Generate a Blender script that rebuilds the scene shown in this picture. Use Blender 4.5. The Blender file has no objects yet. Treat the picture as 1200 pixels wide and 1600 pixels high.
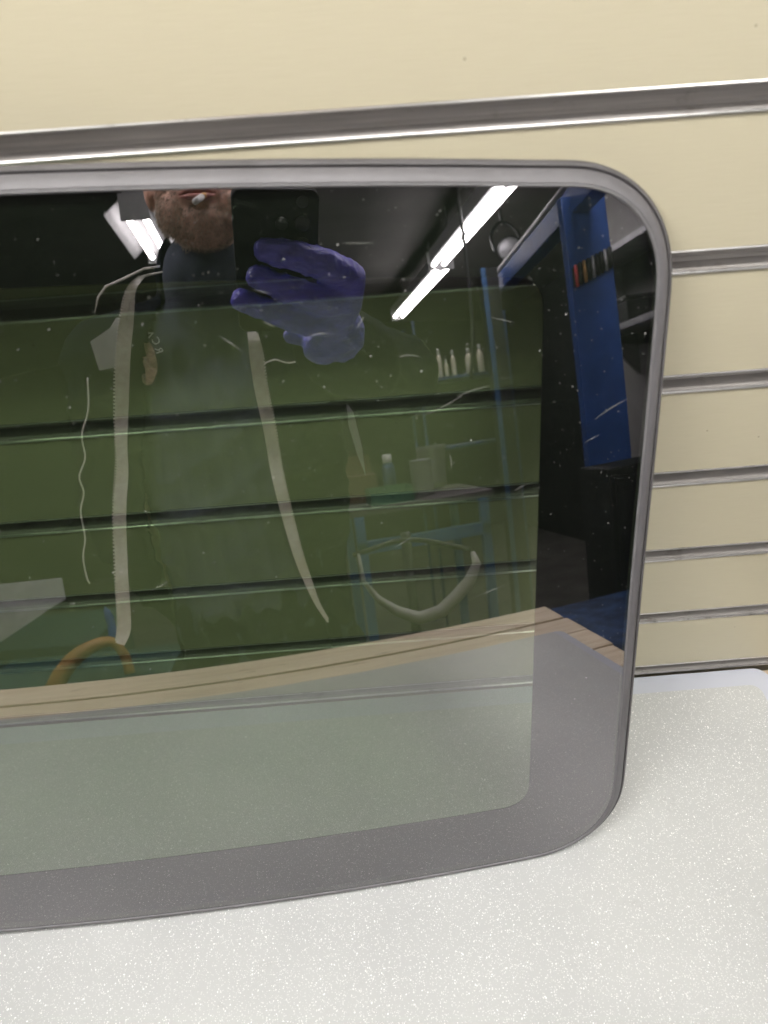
import bpy, bmesh, math, random
import numpy as np
from mathutils import Vector, Matrix
random.seed(7)
rng = np.random.default_rng(7)
scene = bpy.context.scene
col = scene.collection

# ------------------------------------------------------------------ camera
CAM = np.array([0.0, -0.34211, 0.54550])
CR = np.array([0.99702, -0.06108, -0.04722])
CU = np.array([0.07632, 0.68765, 0.72202])
CF = np.array([0.01163, 0.72347, -0.69026])
cd = bpy.data.cameras.new('camera')
cam = bpy.data.objects.new('camera', cd)
col.objects.link(cam)
cam.matrix_world = Matrix(((CR[0], CU[0], -CF[0], CAM[0]), (CR[1], CU[1], -CF[1], CAM[1]),
                           (CR[2], CU[2], -CF[2], CAM[2]), (0, 0, 0, 1)))
cd.sensor_fit = 'VERTICAL'
cd.sensor_height = 24.0
cd.lens = 24.0 * 1110 / 1600
cd.clip_start = 0.004
cd.clip_end = 60
cd.dof.use_dof = True
cd.dof.focus_distance = 0.56
cd.dof.aperture_fstop = 5.5
scene.camera = cam

# ------------------------------------------------------------------ world, light levels, exposure
world = bpy.data.worlds.new('World')
scene.world = world
world.use_nodes = True
bg = world.node_tree.nodes['Background']
bg.inputs[0].default_value = (0.8, 0.85, 1.0, 1)
bg.inputs[1].default_value = 0.015
TUBE = 62.0            # radiance of the fluorescent tubes (mirrored fixtures and the added unseen ones alike)
scene.view_settings.view_transform = 'Standard'
scene.view_settings.look = 'None'
scene.view_settings.gamma = 1.0
scene.view_settings.exposure = 0.0
scene.cycles.use_denoising = True
scene.cycles.caustics_reflective = False
scene.cycles.caustics_refractive = False
scene.cycles.max_bounces = 6
scene.cycles.adaptive_threshold = 0.02
scene.cycles.transparent_max_bounces = 12
scene.cycles.sample_clamp_indirect = 6.0

# ------------------------------------------------------------------ materials
def new_mat(name):
    m = bpy.data.materials.new(name)
    m.use_nodes = True
    nt = m.node_tree
    return m, nt, nt.nodes['Principled BSDF']

def lk(nt, a, b):
    nt.links.new(a, b)

def node(nt, t, **kw):
    n = nt.nodes.new(t)
    for k, v in kw.items():
        if k in ('op',):
            n.operation = v
        elif hasattr(n, k):
            setattr(n, k, v)
    return n

def ramp(nt, fac, stops):
    r = nt.nodes.new('ShaderNodeValToRGB')
    e = r.color_ramp.elements
    e[0].position, e[0].color = stops[0][0], (*stops[0][1], 1)
    e[1].position, e[1].color = stops[-1][0], (*stops[-1][1], 1)
    for p, c in stops[1:-1]:
        x = e.new(p)
        x.color = (*c, 1)
    lk(nt, fac, r.inputs[0])
    return r.outputs[0]

def mapping(nt, scale=(1, 1, 1), rot=(0, 0, 0)):
    tc = nt.nodes.new('ShaderNodeTexCoord')
    mp = nt.nodes.new('ShaderNodeMapping')
    mp.inputs['Scale'].default_value = scale
    mp.inputs['Rotation'].default_value = rot
    lk(nt, tc.outputs['Object'], mp.inputs[0])
    return mp.outputs[0]

def noise(nt, vec, scale, detail=3, rough=0.55):
    n = nt.nodes.new('ShaderNodeTexNoise')
    n.inputs['Scale'].default_value = scale
    n.inputs['Detail'].default_value = detail
    n.inputs['Roughness'].default_value = rough
    lk(nt, vec, n.inputs['Vector'])
    return n.outputs['Fac']

def bump(nt, bsdf, h, strength, dist):
    b = nt.nodes.new('ShaderNodeBump')
    b.inputs['Strength'].default_value = strength
    b.inputs['Distance'].default_value = dist
    lk(nt, h, b.inputs['Height'])
    lk(nt, b.outputs[0], bsdf.inputs['Normal'])

def m_basic(name, c, rough=0.5, metal=0.0, var=0.18, scale=30, stretch=(1, 1, 1), bmp=0.0, bdist=0.001, spec=0.5):
    m, nt, b = new_mat(name)
    v = mapping(nt, stretch)
    f = noise(nt, v, scale)
    lo = tuple(x * (1 - var) for x in c)
    hi = tuple(min(1, x * (1 + var)) for x in c)
    lk(nt, ramp(nt, f, [(0.3, lo), (0.7, hi)]), b.inputs['Base Color'])
    b.inputs['Roughness'].default_value = rough
    b.inputs['Metallic'].default_value = metal
    b.inputs['Specular IOR Level'].default_value = spec
    if bmp:
        bump(nt, b, f, bmp, bdist)
    return m

def m_emit(name, c, s):
    m = bpy.data.materials.new(name)
    m.use_nodes = True
    nt = m.node_tree
    nt.nodes.clear()
    o = nt.nodes.new('ShaderNodeOutputMaterial')
    e = nt.nodes.new('ShaderNodeEmission')
    e.inputs[0].default_value = (*c, 1)
    e.inputs[1].default_value = s
    lk(nt, e.outputs[0], o.inputs[0])
    return m

def mth(nt, op, a, b=None, c=None):
    n = nt.nodes.new('ShaderNodeMath')
    n.operation = op
    for i, x in enumerate((a, b, c)):
        if x is None:
            continue
        if isinstance(x, (int, float)):
            n.inputs[i].default_value = x
        else:
            lk(nt, x, n.inputs[i])
    return n.outputs[0]

def voro(nt, vec, scale):
    n = nt.nodes.new('ShaderNodeTexVoronoi')
    n.inputs['Scale'].default_value = scale
    lk(nt, vec, n.inputs['Vector'])
    return n.outputs['Distance'], n.outputs['Color']

def sep(nt, c):
    n = nt.nodes.new('ShaderNodeSeparateColor')
    lk(nt, c, n.inputs[0])
    return n.outputs

def mixc(nt, f, a, b):
    n = nt.nodes.new('ShaderNodeMix')
    n.data_type = 'RGBA'
    for i, x in ((0, f), (6, a), (7, b)):
        if isinstance(x, (int, float)):
            n.inputs[i].default_value = x
        elif isinstance(x, tuple):
            n.inputs[i].default_value = (*x, 1)
        else:
            lk(nt, x, n.inputs[i])
    return n.outputs[2]

# cream laminate of the slatwall: faint brushed grain, a few tiny pits
def m_slat():
    m, nt, b = new_mat('cream_laminate')
    g = noise(nt, mapping(nt, (6, 1, 260)), 9, 4, 0.6)
    big = noise(nt, mapping(nt), 3.0, 2)
    c = ramp(nt, g, [(0.2, (0.485, 0.44, 0.31)), (0.8, (0.54, 0.495, 0.365))])
    c = mixc(nt, mth(nt, 'MULTIPLY', big, 0.22), c, (0.45, 0.43, 0.32))
    d, cc = voro(nt, mapping(nt), 55)
    pit = mth(nt, 'MULTIPLY', mth(nt, 'LESS_THAN', d, 0.035), mth(nt, 'GREATER_THAN', sep(nt, cc)[0], 0.35))
    c = mixc(nt, mth(nt, 'MULTIPLY', pit, 0.55), c, (0.16, 0.12, 0.08))
    sc = noise(nt, mapping(nt, (5, 1, 40), (0, 0.35, 0)), 7, 6, 0.75)
    c = mixc(nt, ramp(nt, sc, [(0.69, (0, 0, 0)), (0.73, (0.28, 0.28, 0.28))]), c, (0.30, 0.26, 0.18))
    lk(nt, c, b.inputs['Base Color'])
    b.inputs['Roughness'].default_value = 0.42
    bump(nt, b, g, 0.12, 0.0004)
    return m

def m_alu(name, c, rough):
    m, nt, b = new_mat(name)
    g = noise(nt, mapping(nt, (3, 40, 160)), 8, 4)
    dirt = noise(nt, mapping(nt, (1, 1, 2)), 38, 5, 0.7)
    cc = ramp(nt, g, [(0.25, tuple(x * 0.82 for x in c)), (0.75, tuple(min(1, x * 1.1) for x in c))])
    cc = mixc(nt, ramp(nt, dirt, [(0.56, (0, 0, 0)), (0.72, (0.7, 0.7, 0.7))]), cc, (0.20, 0.17, 0.14))
    lk(nt, cc, b.inputs['Base Color'])
    b.inputs['Metallic'].default_value = 0.35
    b.inputs['Roughness'].default_value = rough
    return m

# pebbled grey-white plastic of the counter sheet: raised glossy grains, glints painted in
def m_pebble():
    m, nt, b = new_mat('pebbled_plastic')
    v = mapping(nt)
    warp = nt.nodes.new('ShaderNodeTexNoise')
    warp.inputs['Scale'].default_value = 160
    lk(nt, v, warp.inputs['Vector'])
    wv = nt.nodes.new('ShaderNodeVectorMath')
    wv.operation = 'MULTIPLY_ADD'
    lk(nt, warp.outputs['Color'], wv.inputs[0])
    wv.inputs[1].default_value = (0.004, 0.004, 0.0)
    lk(nt, v, wv.inputs[2])
    v2 = wv.outputs[0]
    d1, c1 = voro(nt, v2, 900)
    d2, c2 = voro(nt, v2, 600)
    r1 = sep(nt, c1)
    r2 = sep(nt, c2)
    dens = noise(nt, v, 9, 2)
    # grain radius differs from cell to cell, some cells have none
    a1 = mth(nt, 'LESS_THAN', d1, mth(nt, 'MULTIPLY_ADD', r1[0], 0.24, 0.14))
    k1 = mth(nt, 'MULTIPLY', a1, mth(nt, 'GREATER_THAN', mth(nt, 'ADD', r1[1], mth(nt, 'MULTIPLY', dens, 0.5)), 0.50))
    a2 = mth(nt, 'LESS_THAN', d2, mth(nt, 'MULTIPLY', r2[0], 0.30))
    k2 = mth(nt, 'MULTIPLY', a2, mth(nt, 'GREATER_THAN', mth(nt, 'ADD', r2[1], mth(nt, 'MULTIPLY', dens, 0.5)), 0.80))
    k = mth(nt, 'MAXIMUM', mth(nt, 'MULTIPLY', k1, mth(nt, 'MULTIPLY_ADD', r1[2], 0.65, 0.15)), k2)
    big = noise(nt, v, 6, 3)
    base = ramp(nt, big, [(0.3, (0.44, 0.45, 0.445)), (0.7, (0.515, 0.525, 0.515))])
    sm = noise(nt, mapping(nt, (1, 1.8, 1), (0, 0, 0.4)), 26, 5, 0.7)
    base = mixc(nt, ramp(nt, sm, [(0.63, (0, 0, 0)), (0.76, (0.35, 0.35, 0.35))]), base, (0.26, 0.25, 0.25))
    c = mixc(nt, k, base, (0.92, 0.92, 0.89))  # specular glints of the grains put into the colour as near-white dots
    ds, cs = voro(nt, v, 9)
    spot = mth(nt, 'MULTIPLY', mth(nt, 'LESS_THAN', mth(nt, 'ADD', ds, mth(nt, 'MULTIPLY', noise(nt, v, 400, 2), 0.04)), 0.030), mth(nt, 'GREATER_THAN', sep(nt, cs)[0], 0.5))
    c = mixc(nt, mth(nt, 'MULTIPLY', spot, 0.6), c, (0.16, 0.16, 0.17))
    lk(nt, c, b.inputs['Base Color'])
    b.inputs['Roughness'].default_value = 0.33
    h = mth(nt, 'ADD', k, mth(nt, 'MULTIPLY', noise(nt, v, 700, 2), 0.5))
    bump(nt, b, h, 0.35, 0.0005)
    return m

def m_wood():
    m, nt, b = new_mat('pale_pine')
    oi = nt.nodes.new('ShaderNodeObjectInfo')
    v = mapping(nt, (1.2, 14, 14))
    g = noise(nt, v, 6, 6, 0.65)
    c = ramp(nt, g, [(0.28, (0.58, 0.46, 0.33)), (0.5, (0.74, 0.62, 0.46)), (0.75, (0.82, 0.71, 0.55))])
    kn = noise(nt, mapping(nt, (1, 2.5, 1)), 17, 3)
    c = mixc(nt, ramp(nt, kn, [(0.66, (0, 0, 0)), (0.74, (0.75, 0.75, 0.75))]), c, (0.20, 0.12, 0.07))
    hs = nt.nodes.new('ShaderNodeHueSaturation')
    lk(nt, c, hs.inputs['Color'])
    lk(nt, mth(nt, 'MULTIPLY_ADD', oi.outputs['Random'], 0.35, 0.8), hs.inputs['Value'])
    lk(nt, hs.outputs[0], b.inputs['Base Color'])
    b.inputs['Roughness'].default_value = 0.6
    bump(nt, b, g, 0.3, 0.001)
    return m

# tinted, solar-coated safety glass: thin sheet, mirror part by angle, dust on it
def m_glass():
    m = bpy.data.materials.new('tinted_glass')
    m.use_nodes = True
    nt = m.node_tree
    nt.nodes.clear()
    out = nt.nodes.new('ShaderNodeOutputMaterial')
    tr = nt.nodes.new('ShaderNodeBsdfTransparent')
    tr.inputs[0].default_value = (0.41, 0.49, 0.375, 1)
    gl = nt.nodes.new('ShaderNodeBsdfGlossy')
    gl.inputs['Color'].default_value = (1.0, 0.955, 1.0, 1)
    gl.inputs['Roughness'].default_value = 0.0
    # Schlick reflectance, the same from both sides of the sheet
    ge = nt.nodes.new('ShaderNodeNewGeometry')
    dt = nt.nodes.new('ShaderNodeVectorMath')
    dt.operation = 'DOT_PRODUCT'
    lk(nt, ge.outputs['Incoming'], dt.inputs[0])
    lk(nt, ge.outputs['Normal'], dt.inputs[1])
    F0 = 0.24
    gr = mth(nt, 'POWER', mth(nt, 'SUBTRACT', 1.0, mth(nt, 'ABSOLUTE', dt.outputs['Value'])), 5.0)
    refl = mth(nt, 'MULTIPLY_ADD', gr, 1 - F0, F0)
    mx = nt.nodes.new('ShaderNodeMixShader')
    lk(nt, refl, mx.inputs[0])
    lk(nt, tr.outputs[0], mx.inputs[1])
    lk(nt, gl.outputs[0], mx.inputs[2])
    v = mapping(nt)
    cl = noise(nt, v, 11, 3)
    d1, c1 = voro(nt, v, 170)
    d2, c2 = voro(nt, v, 440)
    s1 = sep(nt, c1)
    s2 = sep(nt, c2)
    k1 = mth(nt, 'MULTIPLY', mth(nt, 'LESS_THAN', d1, mth(nt, 'MULTIPLY', s1[0], 0.075)),
             mth(nt, 'GREATER_THAN', mth(nt, 'ADD', s1[1], cl), 0.86))
    k2 = mth(nt, 'MULTIPLY', mth(nt, 'LESS_THAN', d2, mth(nt, 'MULTIPLY', s2[0], 0.13)),
             mth(nt, 'GREATER_THAN', mth(nt, 'ADD', s2[1], cl), 1.00))
    k = mth(nt, 'MAXIMUM', mth(nt, 'MULTIPLY', k1, 0.45), mth(nt, 'MULTIPLY', k2, 0.30))
    film = mth(nt, 'MULTIPLY', mth(nt, 'POWER', noise(nt, v, 6, 6, 0.75), 3.0), 0.018)
    k = mth(nt, 'ADD', k, film)
    df = nt.nodes.new('ShaderNodeBsdfDiffuse')
    df.inputs[0].default_value = (0.75, 0.74, 0.70, 1)
    m2 = nt.nodes.new('ShaderNodeMixShader')
    lk(nt, k, m2.inputs[0])
    lk(nt, mx.outputs[0], m2.inputs[1])
    lk(nt, df.outputs[0], m2.inputs[2])
    lk(nt, m2.outputs[0], out.inputs[0])
    return m

def m_clear():
    m = bpy.data.materials.new('glass_inner_face')
    m.use_nodes = True
    nt = m.node_tree
    nt.nodes.clear()
    out = nt.nodes.new('ShaderNodeOutputMaterial')
    tr = nt.nodes.new('ShaderNodeBsdfTransparent')
    tr.inputs[0].default_value = (0.96, 0.98, 0.96, 1)
    lk(nt, tr.outputs[0], out.inputs[0])
    return m

M = {}
M['slat'] = m_slat()
M['alu'] = m_alu('aluminium_channel', (0.50, 0.475, 0.45), 0.55)
M['alu_lip'] = m_alu('aluminium_lip', (0.88, 0.87, 0.85), 0.28)
M['alu_lip'].node_tree.nodes['Principled BSDF'].inputs['Metallic'].default_value = 0.9
M['pebble'] = m_pebble()
M['border'] = m_basic('smooth_blue_white_plastic', (0.50, 0.52, 0.585), 0.3, var=0.05, scale=12)
M['wood'] = m_wood()
M['glass'] = m_glass()
M['clear'] = m_clear()
M['frit'] = m_basic('black_ceramic_print', (0.004, 0.004, 0.006), 0.5, var=0.1)
M['rubber'] = m_basic('grey_moulding', (0.098, 0.094, 0.098), 0.5, var=0.10, scale=60, bmp=0.05)
M['rubber2'] = m_basic('grey_outer_moulding', (0.075, 0.071, 0.073), 0.5, var=0.18, scale=45, bmp=0.08)
M['bead'] = m_basic('pale_bead', (0.12, 0.117, 0.12), 0.5, var=0.1, scale=80)
M['seam'] = m_basic('dark_seam', (0.012, 0.008, 0.010), 0.7, var=0.2)
M['scratch'] = m_basic('scratch', (0.30, 0.30, 0.27), 0.6, var=0.1)
M['skin'] = m_basic('skin', (0.60, 0.36, 0.27), 0.5, var=0.16, scale=90, bmp=0.2, bdist=0.0006)
M['lips'] = m_basic('lips', (0.42, 0.17, 0.14), 0.4, var=0.12, scale=120)
M['hair'] = m_basic('hair', (0.16, 0.10, 0.06), 0.5, var=0.5, scale=160)
M['beard'] = m_basic('beard', (0.44, 0.34, 0.26), 0.5, var=0.6, scale=180)
M['navy'] = m_basic('navy_cotton', (0.058, 0.068, 0.095), 0.9, var=0.25, scale=20, bmp=0.4, bdist=0.006, spec=0.1)
M['overall'] = m_basic('black_overall_cloth', (0.004, 0.005, 0.010), 0.95, var=0.3, scale=16, bmp=0.5, bdist=0.008, spec=0.04)
M['zip'] = m_basic('off_white_zip_tape', (0.93, 0.88, 0.82), 0.75, var=0.12, scale=120, bmp=0.3)
M['patch'] = m_basic('pale_grey_patch', (0.50, 0.49, 0.51), 0.8, var=0.12, scale=40)
M['glove'] = m_basic('blue_nitrile', (0.115, 0.105, 0.64), 0.34, var=0.2, scale=75, stretch=(1, 1.6, 2.2), bmp=0.7, bdist=0.004)
M['white'] = m_basic('white_paper', (0.80, 0.79, 0.77), 0.7, var=0.05)
M['phone'] = m_basic('black_phone', (0.004, 0.004, 0.005), 0.6, var=0.1, spec=0.15)
M['lensrim'] = m_basic('lens_rim', (0.05, 0.05, 0.055), 0.3, metal=0.6, var=0.1)
M['lensglass'] = m_basic('lens_glass', (0.004, 0.004, 0.008), 0.08, var=0.1)
M['tube'] = m_emit('fluorescent_tube', (1.0, 0.97, 0.935), TUBE)
M['hood'] = m_basic('white_enamel', (0.62, 0.62, 0.63), 0.4, var=0.06)
M['cap'] = m_basic('grey_tube_cap', (0.25, 0.25, 0.26), 0.5, var=0.1)
M['blue'] = m_basic('blue_paint', (0.024, 0.078, 0.30), 0.42, var=0.18, scale=9)
M['blue2'] = m_basic('light_blue_paint', (0.035, 0.11, 0.25), 0.5, var=0.2, scale=11)
M['dkblue'] = m_basic('worn_dark_blue_paint', (0.02, 0.05, 0.14), 0.5, var=0.7, scale=22)
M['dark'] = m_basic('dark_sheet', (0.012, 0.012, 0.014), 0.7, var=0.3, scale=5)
M['ceiling'] = m_basic('dark_ceiling_sheet', (0.075, 0.070, 0.069), 0.7, var=0.35, scale=1.3, bmp=0.5, bdist=0.05)
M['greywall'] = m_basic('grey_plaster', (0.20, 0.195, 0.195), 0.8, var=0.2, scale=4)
M['floor'] = m_basic('concrete', (0.11, 0.10, 0.095), 0.75, var=0.3, scale=5)
M['steel'] = m_basic('grey_steel', (0.36, 0.36, 0.38), 0.4, metal=0.4, var=0.15, scale=12)
M['hose'] = m_basic('pale_hose', (0.62, 0.61, 0.58), 0.45, var=0.12, scale=40)
M['orange'] = m_basic('orange_plastic', (0.42, 0.21, 0.06), 0.45, var=0.15, scale=20)
M['teal'] = m_basic('teal_paint', (0.014, 0.055, 0.058), 0.5, var=0.25, scale=6)
M['green'] = m_basic('green_plastic', (0.06, 0.17, 0.10), 0.45, var=0.15)
M['red'] = m_basic('red_handle', (0.55, 0.06, 0.07), 0.4, var=0.15)
M['brass'] = m_basic('brass', (0.62, 0.36, 0.14), 0.35, metal=0.5, var=0.15)
M['cream'] = m_basic('cream_plastic', (0.62, 0.58, 0.46), 0.5, var=0.1)
M['brown'] = m_basic('cardboard', (0.13, 0.085, 0.05), 0.8, var=0.2)
M['pinkish'] = m_basic('faded_print', (0.62, 0.40, 0.33), 0.8, var=0.35, scale=160)
M['black'] = m_basic('black_plastic', (0.012, 0.012, 0.013), 0.45, var=0.3)

# ------------------------------------------------------------------ mesh helpers (world coordinates in, stored relative to the parent)
def wloc(o):
    p = np.zeros(3)
    while o is not None:
        p = p + np.array(o.location)
        o = o.parent
    return p

def mk(name, verts, faces, mats, parent=None, smooth=False, loc=None, fmat=None, normals=None):
    verts = np.asarray(verts, dtype=float)
    base = wloc(parent) if parent is not None else (np.array(loc) if loc is not None else np.zeros(3))
    me = bpy.data.meshes.new(name)
    me.from_pydata((verts - base).tolist(), [], [list(map(int, f)) for f in faces])
    for m in (mats if isinstance(mats, (list, tuple)) else [mats]):
        me.materials.append(m)
    if fmat is not None:
        me.polygons.foreach_set('material_index', np.asarray(fmat, dtype=np.int32))
    if smooth:
        me.polygons.foreach_set('use_smooth', np.ones(len(me.polygons), dtype=bool))
    me.update()
    if normals is not None:
        me.normals_split_custom_set_from_vertices(np.asarray(normals).tolist())
    o = bpy.data.objects.new(name, me)
    col.objects.link(o)
    if parent is not None:
        o.parent = parent
    elif loc is not None:
        o.location = loc
    return o

def tag(o, label=None, cat=None, group=None, kind=None):
    if label: o['label'] = label
    if cat: o['category'] = cat
    if group: o['group'] = group
    if kind: o['kind'] = kind
    return o

def thing(name, label, cat, loc=(0, 0, 0), group=None):
    o = bpy.data.objects.new(name, None)
    o.empty_display_size = 0.02
    o.location = loc
    col.objects.link(o)
    return tag(o, label, cat, group)

def box_vf(a, b, bev=0.0):
    bm = bmesh.new()
    bmesh.ops.create_cube(bm, size=1)
    a = Vector(a); b = Vector(b)
    for v in bm.verts:
        v.co = Vector(((a[i] + b[i]) / 2 + v.co[i] * (b[i] - a[i]) for i in range(3)))
    if bev:
        bmesh.ops.bevel(bm, geom=bm.edges[:], offset=bev, segments=2, affect='EDGES', profile=0.6)
    bm.verts.index_update()
    vs = [tuple(v.co) for v in bm.verts]
    fs = [[v.index for v in f.verts] for f in bm.faces]
    bm.free()
    return np.array(vs), fs

def box(name, a, b, mat, parent=None, bev=0.0, loc=None, rotz=0.0, pivot=None):
    vs, fs = box_vf(a, b, bev)
    if rotz:
        pv = np.array(pivot if pivot is not None else (np.array(a) + np.array(b)) / 2)
        c, s = math.cos(rotz), math.sin(rotz)
        q = vs - pv
        vs = np.stack([q[:, 0] * c - q[:, 1] * s, q[:, 0] * s + q[:, 1] * c, q[:, 2]], 1) + pv
    return mk(name, vs, fs, mat, parent, loc=loc)

def frames(pts):
    pts = np.asarray(pts, float)
    t = np.gradient(pts, axis=0)
    t /= np.linalg.norm(t, axis=1)[:, None]
    ref = np.array([0.0, 0, 1]) if abs(t[0][2]) < 0.9 else np.array([1.0, 0, 0])
    a = np.cross(t[0], ref); a /= np.linalg.norm(a)
    A, B = [], []
    for k in range(len(pts)):
        a = a - t[k] * (a @ t[k]); a /= np.linalg.norm(a)
        A.append(a); B.append(np.cross(t[k], a))
    return pts, t, np.array(A), np.array(B)

def resample(pts, n):
    "Catmull-Rom through the points"
    p = np.asarray(pts, float)
    p = np.vstack([2 * p[0] - p[1], p, 2 * p[-1] - p[-2]])
    out = []
    m = len(p) - 3
    for i in range(n):
        s = i / (n - 1) * m
        k = min(int(s), m - 1)
        u = s - k
        a, b, c, d = p[k:k + 4]
        out.append(0.5 * (2 * b + (c - a) * u + (2 * a - 5 * b + 4 * c - d) * u * u + (3 * b - a - 3 * c + d) * u ** 3))
    return np.array(out)

def tube_vf(pts, r, seg=10):
    pts, t, A, B = frames(pts)
    r = np.broadcast_to(np.asarray(r, float), (len(pts),))
    vs, fs = [], []
    for k in range(len(pts)):
        for j in range(seg):
            w = 2 * math.pi * j / seg
            vs.append(pts[k] + r[k] * (math.cos(w) * A[k] + math.sin(w) * B[k]))
    for k in range(len(pts) - 1):
        for j in range(seg):
            j2 = (j + 1) % seg
            fs.append((k * seg + j, k * seg + j2, (k + 1) * seg + j2, (k + 1) * seg + j))
    fs.append(tuple(reversed(range(seg))))
    fs.append(tuple((len(pts) - 1) * seg + j for j in range(seg)))
    return np.array(vs), fs

def tube(name, pts, r, mat, parent=None, seg=10, loc=None, n=None):
    if n:
        pts = resample(pts, n)
        if not np.isscalar(r):
            r = np.interp(np.linspace(0, 1, n), np.linspace(0, 1, len(r)), r)
    v, f = tube_vf(pts, r, seg)
    return mk(name, v, f, mat, parent, True, loc=loc)

def lathe(name, prof, centre, mat, parent=None, seg=20, axis=(0, 0, 1), loc=None):
    ax = np.array(axis, float); ax /= np.linalg.norm(ax)
    ref = np.array([1.0, 0, 0]) if abs(ax[0]) < 0.9 else np.array([0, 1.0, 0])
    a = np.cross(ax, ref); a /= np.linalg.norm(a); b = np.cross(ax, a)
    vs, fs = [], []
    for r, z in prof:
        for j in range(seg):
            w = 2 * math.pi * j / seg
            vs.append(np.array(centre) + ax * z + r * (math.cos(w) * a + math.sin(w) * b))
    for k in range(len(prof) - 1):
        for j in range(seg):
            j2 = (j + 1) % seg
            fs.append((k * seg + j, k * seg + j2, (k + 1) * seg + j2, (k + 1) * seg + j))
    fs.append(tuple(reversed(range(seg))))
    fs.append(tuple((len(prof) - 1) * seg + j for j in range(seg)))
    return mk(name, vs, fs, mat, parent, True, loc=loc)

def join_vf(parts):
    V, F, n = [], [], 0
    for v, f in parts:
        V.append(v)
        F += [[i + n for i in q] for q in f]
        n += len(v)
    return np.vstack(V), F

# ------------------------------------------------------------------ the setting that the glass mirrors: workshop shell
FLOOR = -0.92
tag(box('floor', (-3.2, -6.6, FLOOR - 0.1), (2.6, 0.02, FLOOR), M['floor']), kind='structure')
# low arched ceiling
vs, fs = [], []
xs = np.linspace(-3.2, 2.6, 30)
for y in (-6.6, 0.6):
    for x in xs:
        vs.append((x, y, 1.62 - 0.10 * ((x - 0.3) / 2.0) ** 2))
    for x in xs:
        vs.append((x, y, 1.70))
n = len(xs)
for i in range(n - 1):
    fs.append((i, i + 1, 2 * n + i + 1, 2 * n + i))
    fs.append((n + i, 3 * n + i, 3 * n + i + 1, n + i + 1))
tag(mk('ceiling', vs, fs, M['ceiling']), kind='structure')
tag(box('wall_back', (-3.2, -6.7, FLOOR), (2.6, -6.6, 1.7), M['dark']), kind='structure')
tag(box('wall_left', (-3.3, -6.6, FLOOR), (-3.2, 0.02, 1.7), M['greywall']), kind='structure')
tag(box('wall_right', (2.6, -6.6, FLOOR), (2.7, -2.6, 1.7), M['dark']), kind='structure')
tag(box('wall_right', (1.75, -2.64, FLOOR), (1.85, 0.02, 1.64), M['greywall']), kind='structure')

# ------------------------------------------------------------------ slatwall behind the bench
P = 0.075
GZ = 0.4604            # top edge of the highest groove in view
GH = 0.0124            # groove opening
X0, X1 = -1.15, 1.0
sw = thing('slatwall_panel', 'cream laminate slatwall with grey aluminium-lined grooves behind the leaning glass', 'slatwall', (0, 0, 0.0))
def slat(z0, z1):
    box('slat', (X0, 0.0, z0), (X1, 0.018, z1), M['slat'], sw, bev=0.0007)
slat(GZ, GZ + 0.16)
for k in range(7):
    zt = GZ - k * P
    zb = zt - GH
    # aluminium channel: section (y, z) drawn round the slot
    sec = [(-0.0005, zt + 0.0003), (-0.0007, zt - 0.0003), (-0.0005, zt - 0.0009), (0.0012, zt - 0.0011), (0.0030, zt - 0.0013), (0.0125, zt - 0.0010),
           (0.0140, zt - 0.0024), (0.0140, zb + 0.0026), (0.0125, zb + 0.0010), (0.0030, zb + 0.0006), (0.0008, zb + 0.0012),
           (-0.0005, zb + 0.0011), (-0.0008, zb + 0.0003), (-0.0006, zb - 0.0004)]
    sec2 = [(0.0165, zb - 0.0003), (0.0165, zt + 0.0002)]
    allp = sec + sec2
    v, f = [], []
    m = len(allp)
    xx = np.linspace(X0 + 0.001, X1 - 0.001, 2)
    for x in xx:
        for (yy, zz) in allp:
            v.append((x, yy, zz))
    for j in range(m):
        j2 = (j + 1) % m
        f.append((j, m + j, m + j2, j2))
    f.append(tuple(range(m))); f.append(tuple(reversed(range(m, 2 * m))))
    fm = [0] * len(f)
    for j in (0, 12):
        fm[j] = 1
    mk('groove_channel', v, f, [M['alu'], M['alu_lip']], sw, fmat=fm)
    tube('groove_lip', [(X0 + 0.002, -0.0002, zb + 0.0005), (X1 - 0.002, -0.0002, zb + 0.0005)], 0.0009, M['alu_lip'], sw, 14)
    tube('groove_lip', [(X0 + 0.002, -0.0001, zt - 0.0003), (X1 - 0.002, -0.0001, zt - 0.0003)], 0.00045, M['alu_lip'], sw, 14)
    if k < 6:
        slat(zb - P + GH, zb)
box('backing_board', (X0, 0.0181, -0.9), (X1, 0.03, GZ + 0.16), M['slat'], sw)

# ------------------------------------------------------------------ plank bench and the plastic sheet on it
PX1 = 0.368
bench = thing('plank_bench', 'bare pale pine plank bench top showing beyond the edge of the plastic sheet', 'bench', (-0.4, -0.36, FLOOR))
yb = [-0.7125 + 0.0725 * i for i in range(10)] + [-0.0022]
for i in range(10):
    g = 0.0050 if i != 2 else 0.0006
    x1 = PX1 + random.uniform(-0.004, 0.004)
    box('plank', (-1.45, yb[i] + (g if i else 0), -0.030), (x1, yb[i + 1] - (g * 0.4), -0.0045 + random.uniform(-0.0004, 0.0002)), M['wood'], bench, bev=0.0018)
for x in (-1.3, -0.5, 0.25):
    box('bearer', (x - 0.03, -0.69, -0.10), (x + 0.03, -0.02, -0.0302), M['wood'], bench, bev=0.002)
for x in (-1.3, 0.25):
    for y in (-0.64, -0.10):
        box('leg', (x - 0.035, y - 0.035, FLOOR), (x + 0.035, y + 0.035, -0.1002), M['wood'], bench, bev=0.003)

def round_rect(x0, x1, y0, y1, r, n=10):
    out = []
    for cx, cy, a0 in ((x1 - r, y1 - r, 0), (x0 + r, y1 - r, 90), (x0 + r, y0 + r, 180), (x1 - r, y0 + r, 270)):
        for i in range(n + 1):
            a = math.radians(a0 + 90 * i / n)
            out.append((cx + r * math.cos(a), cy + r * math.sin(a)))
    return out

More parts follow.
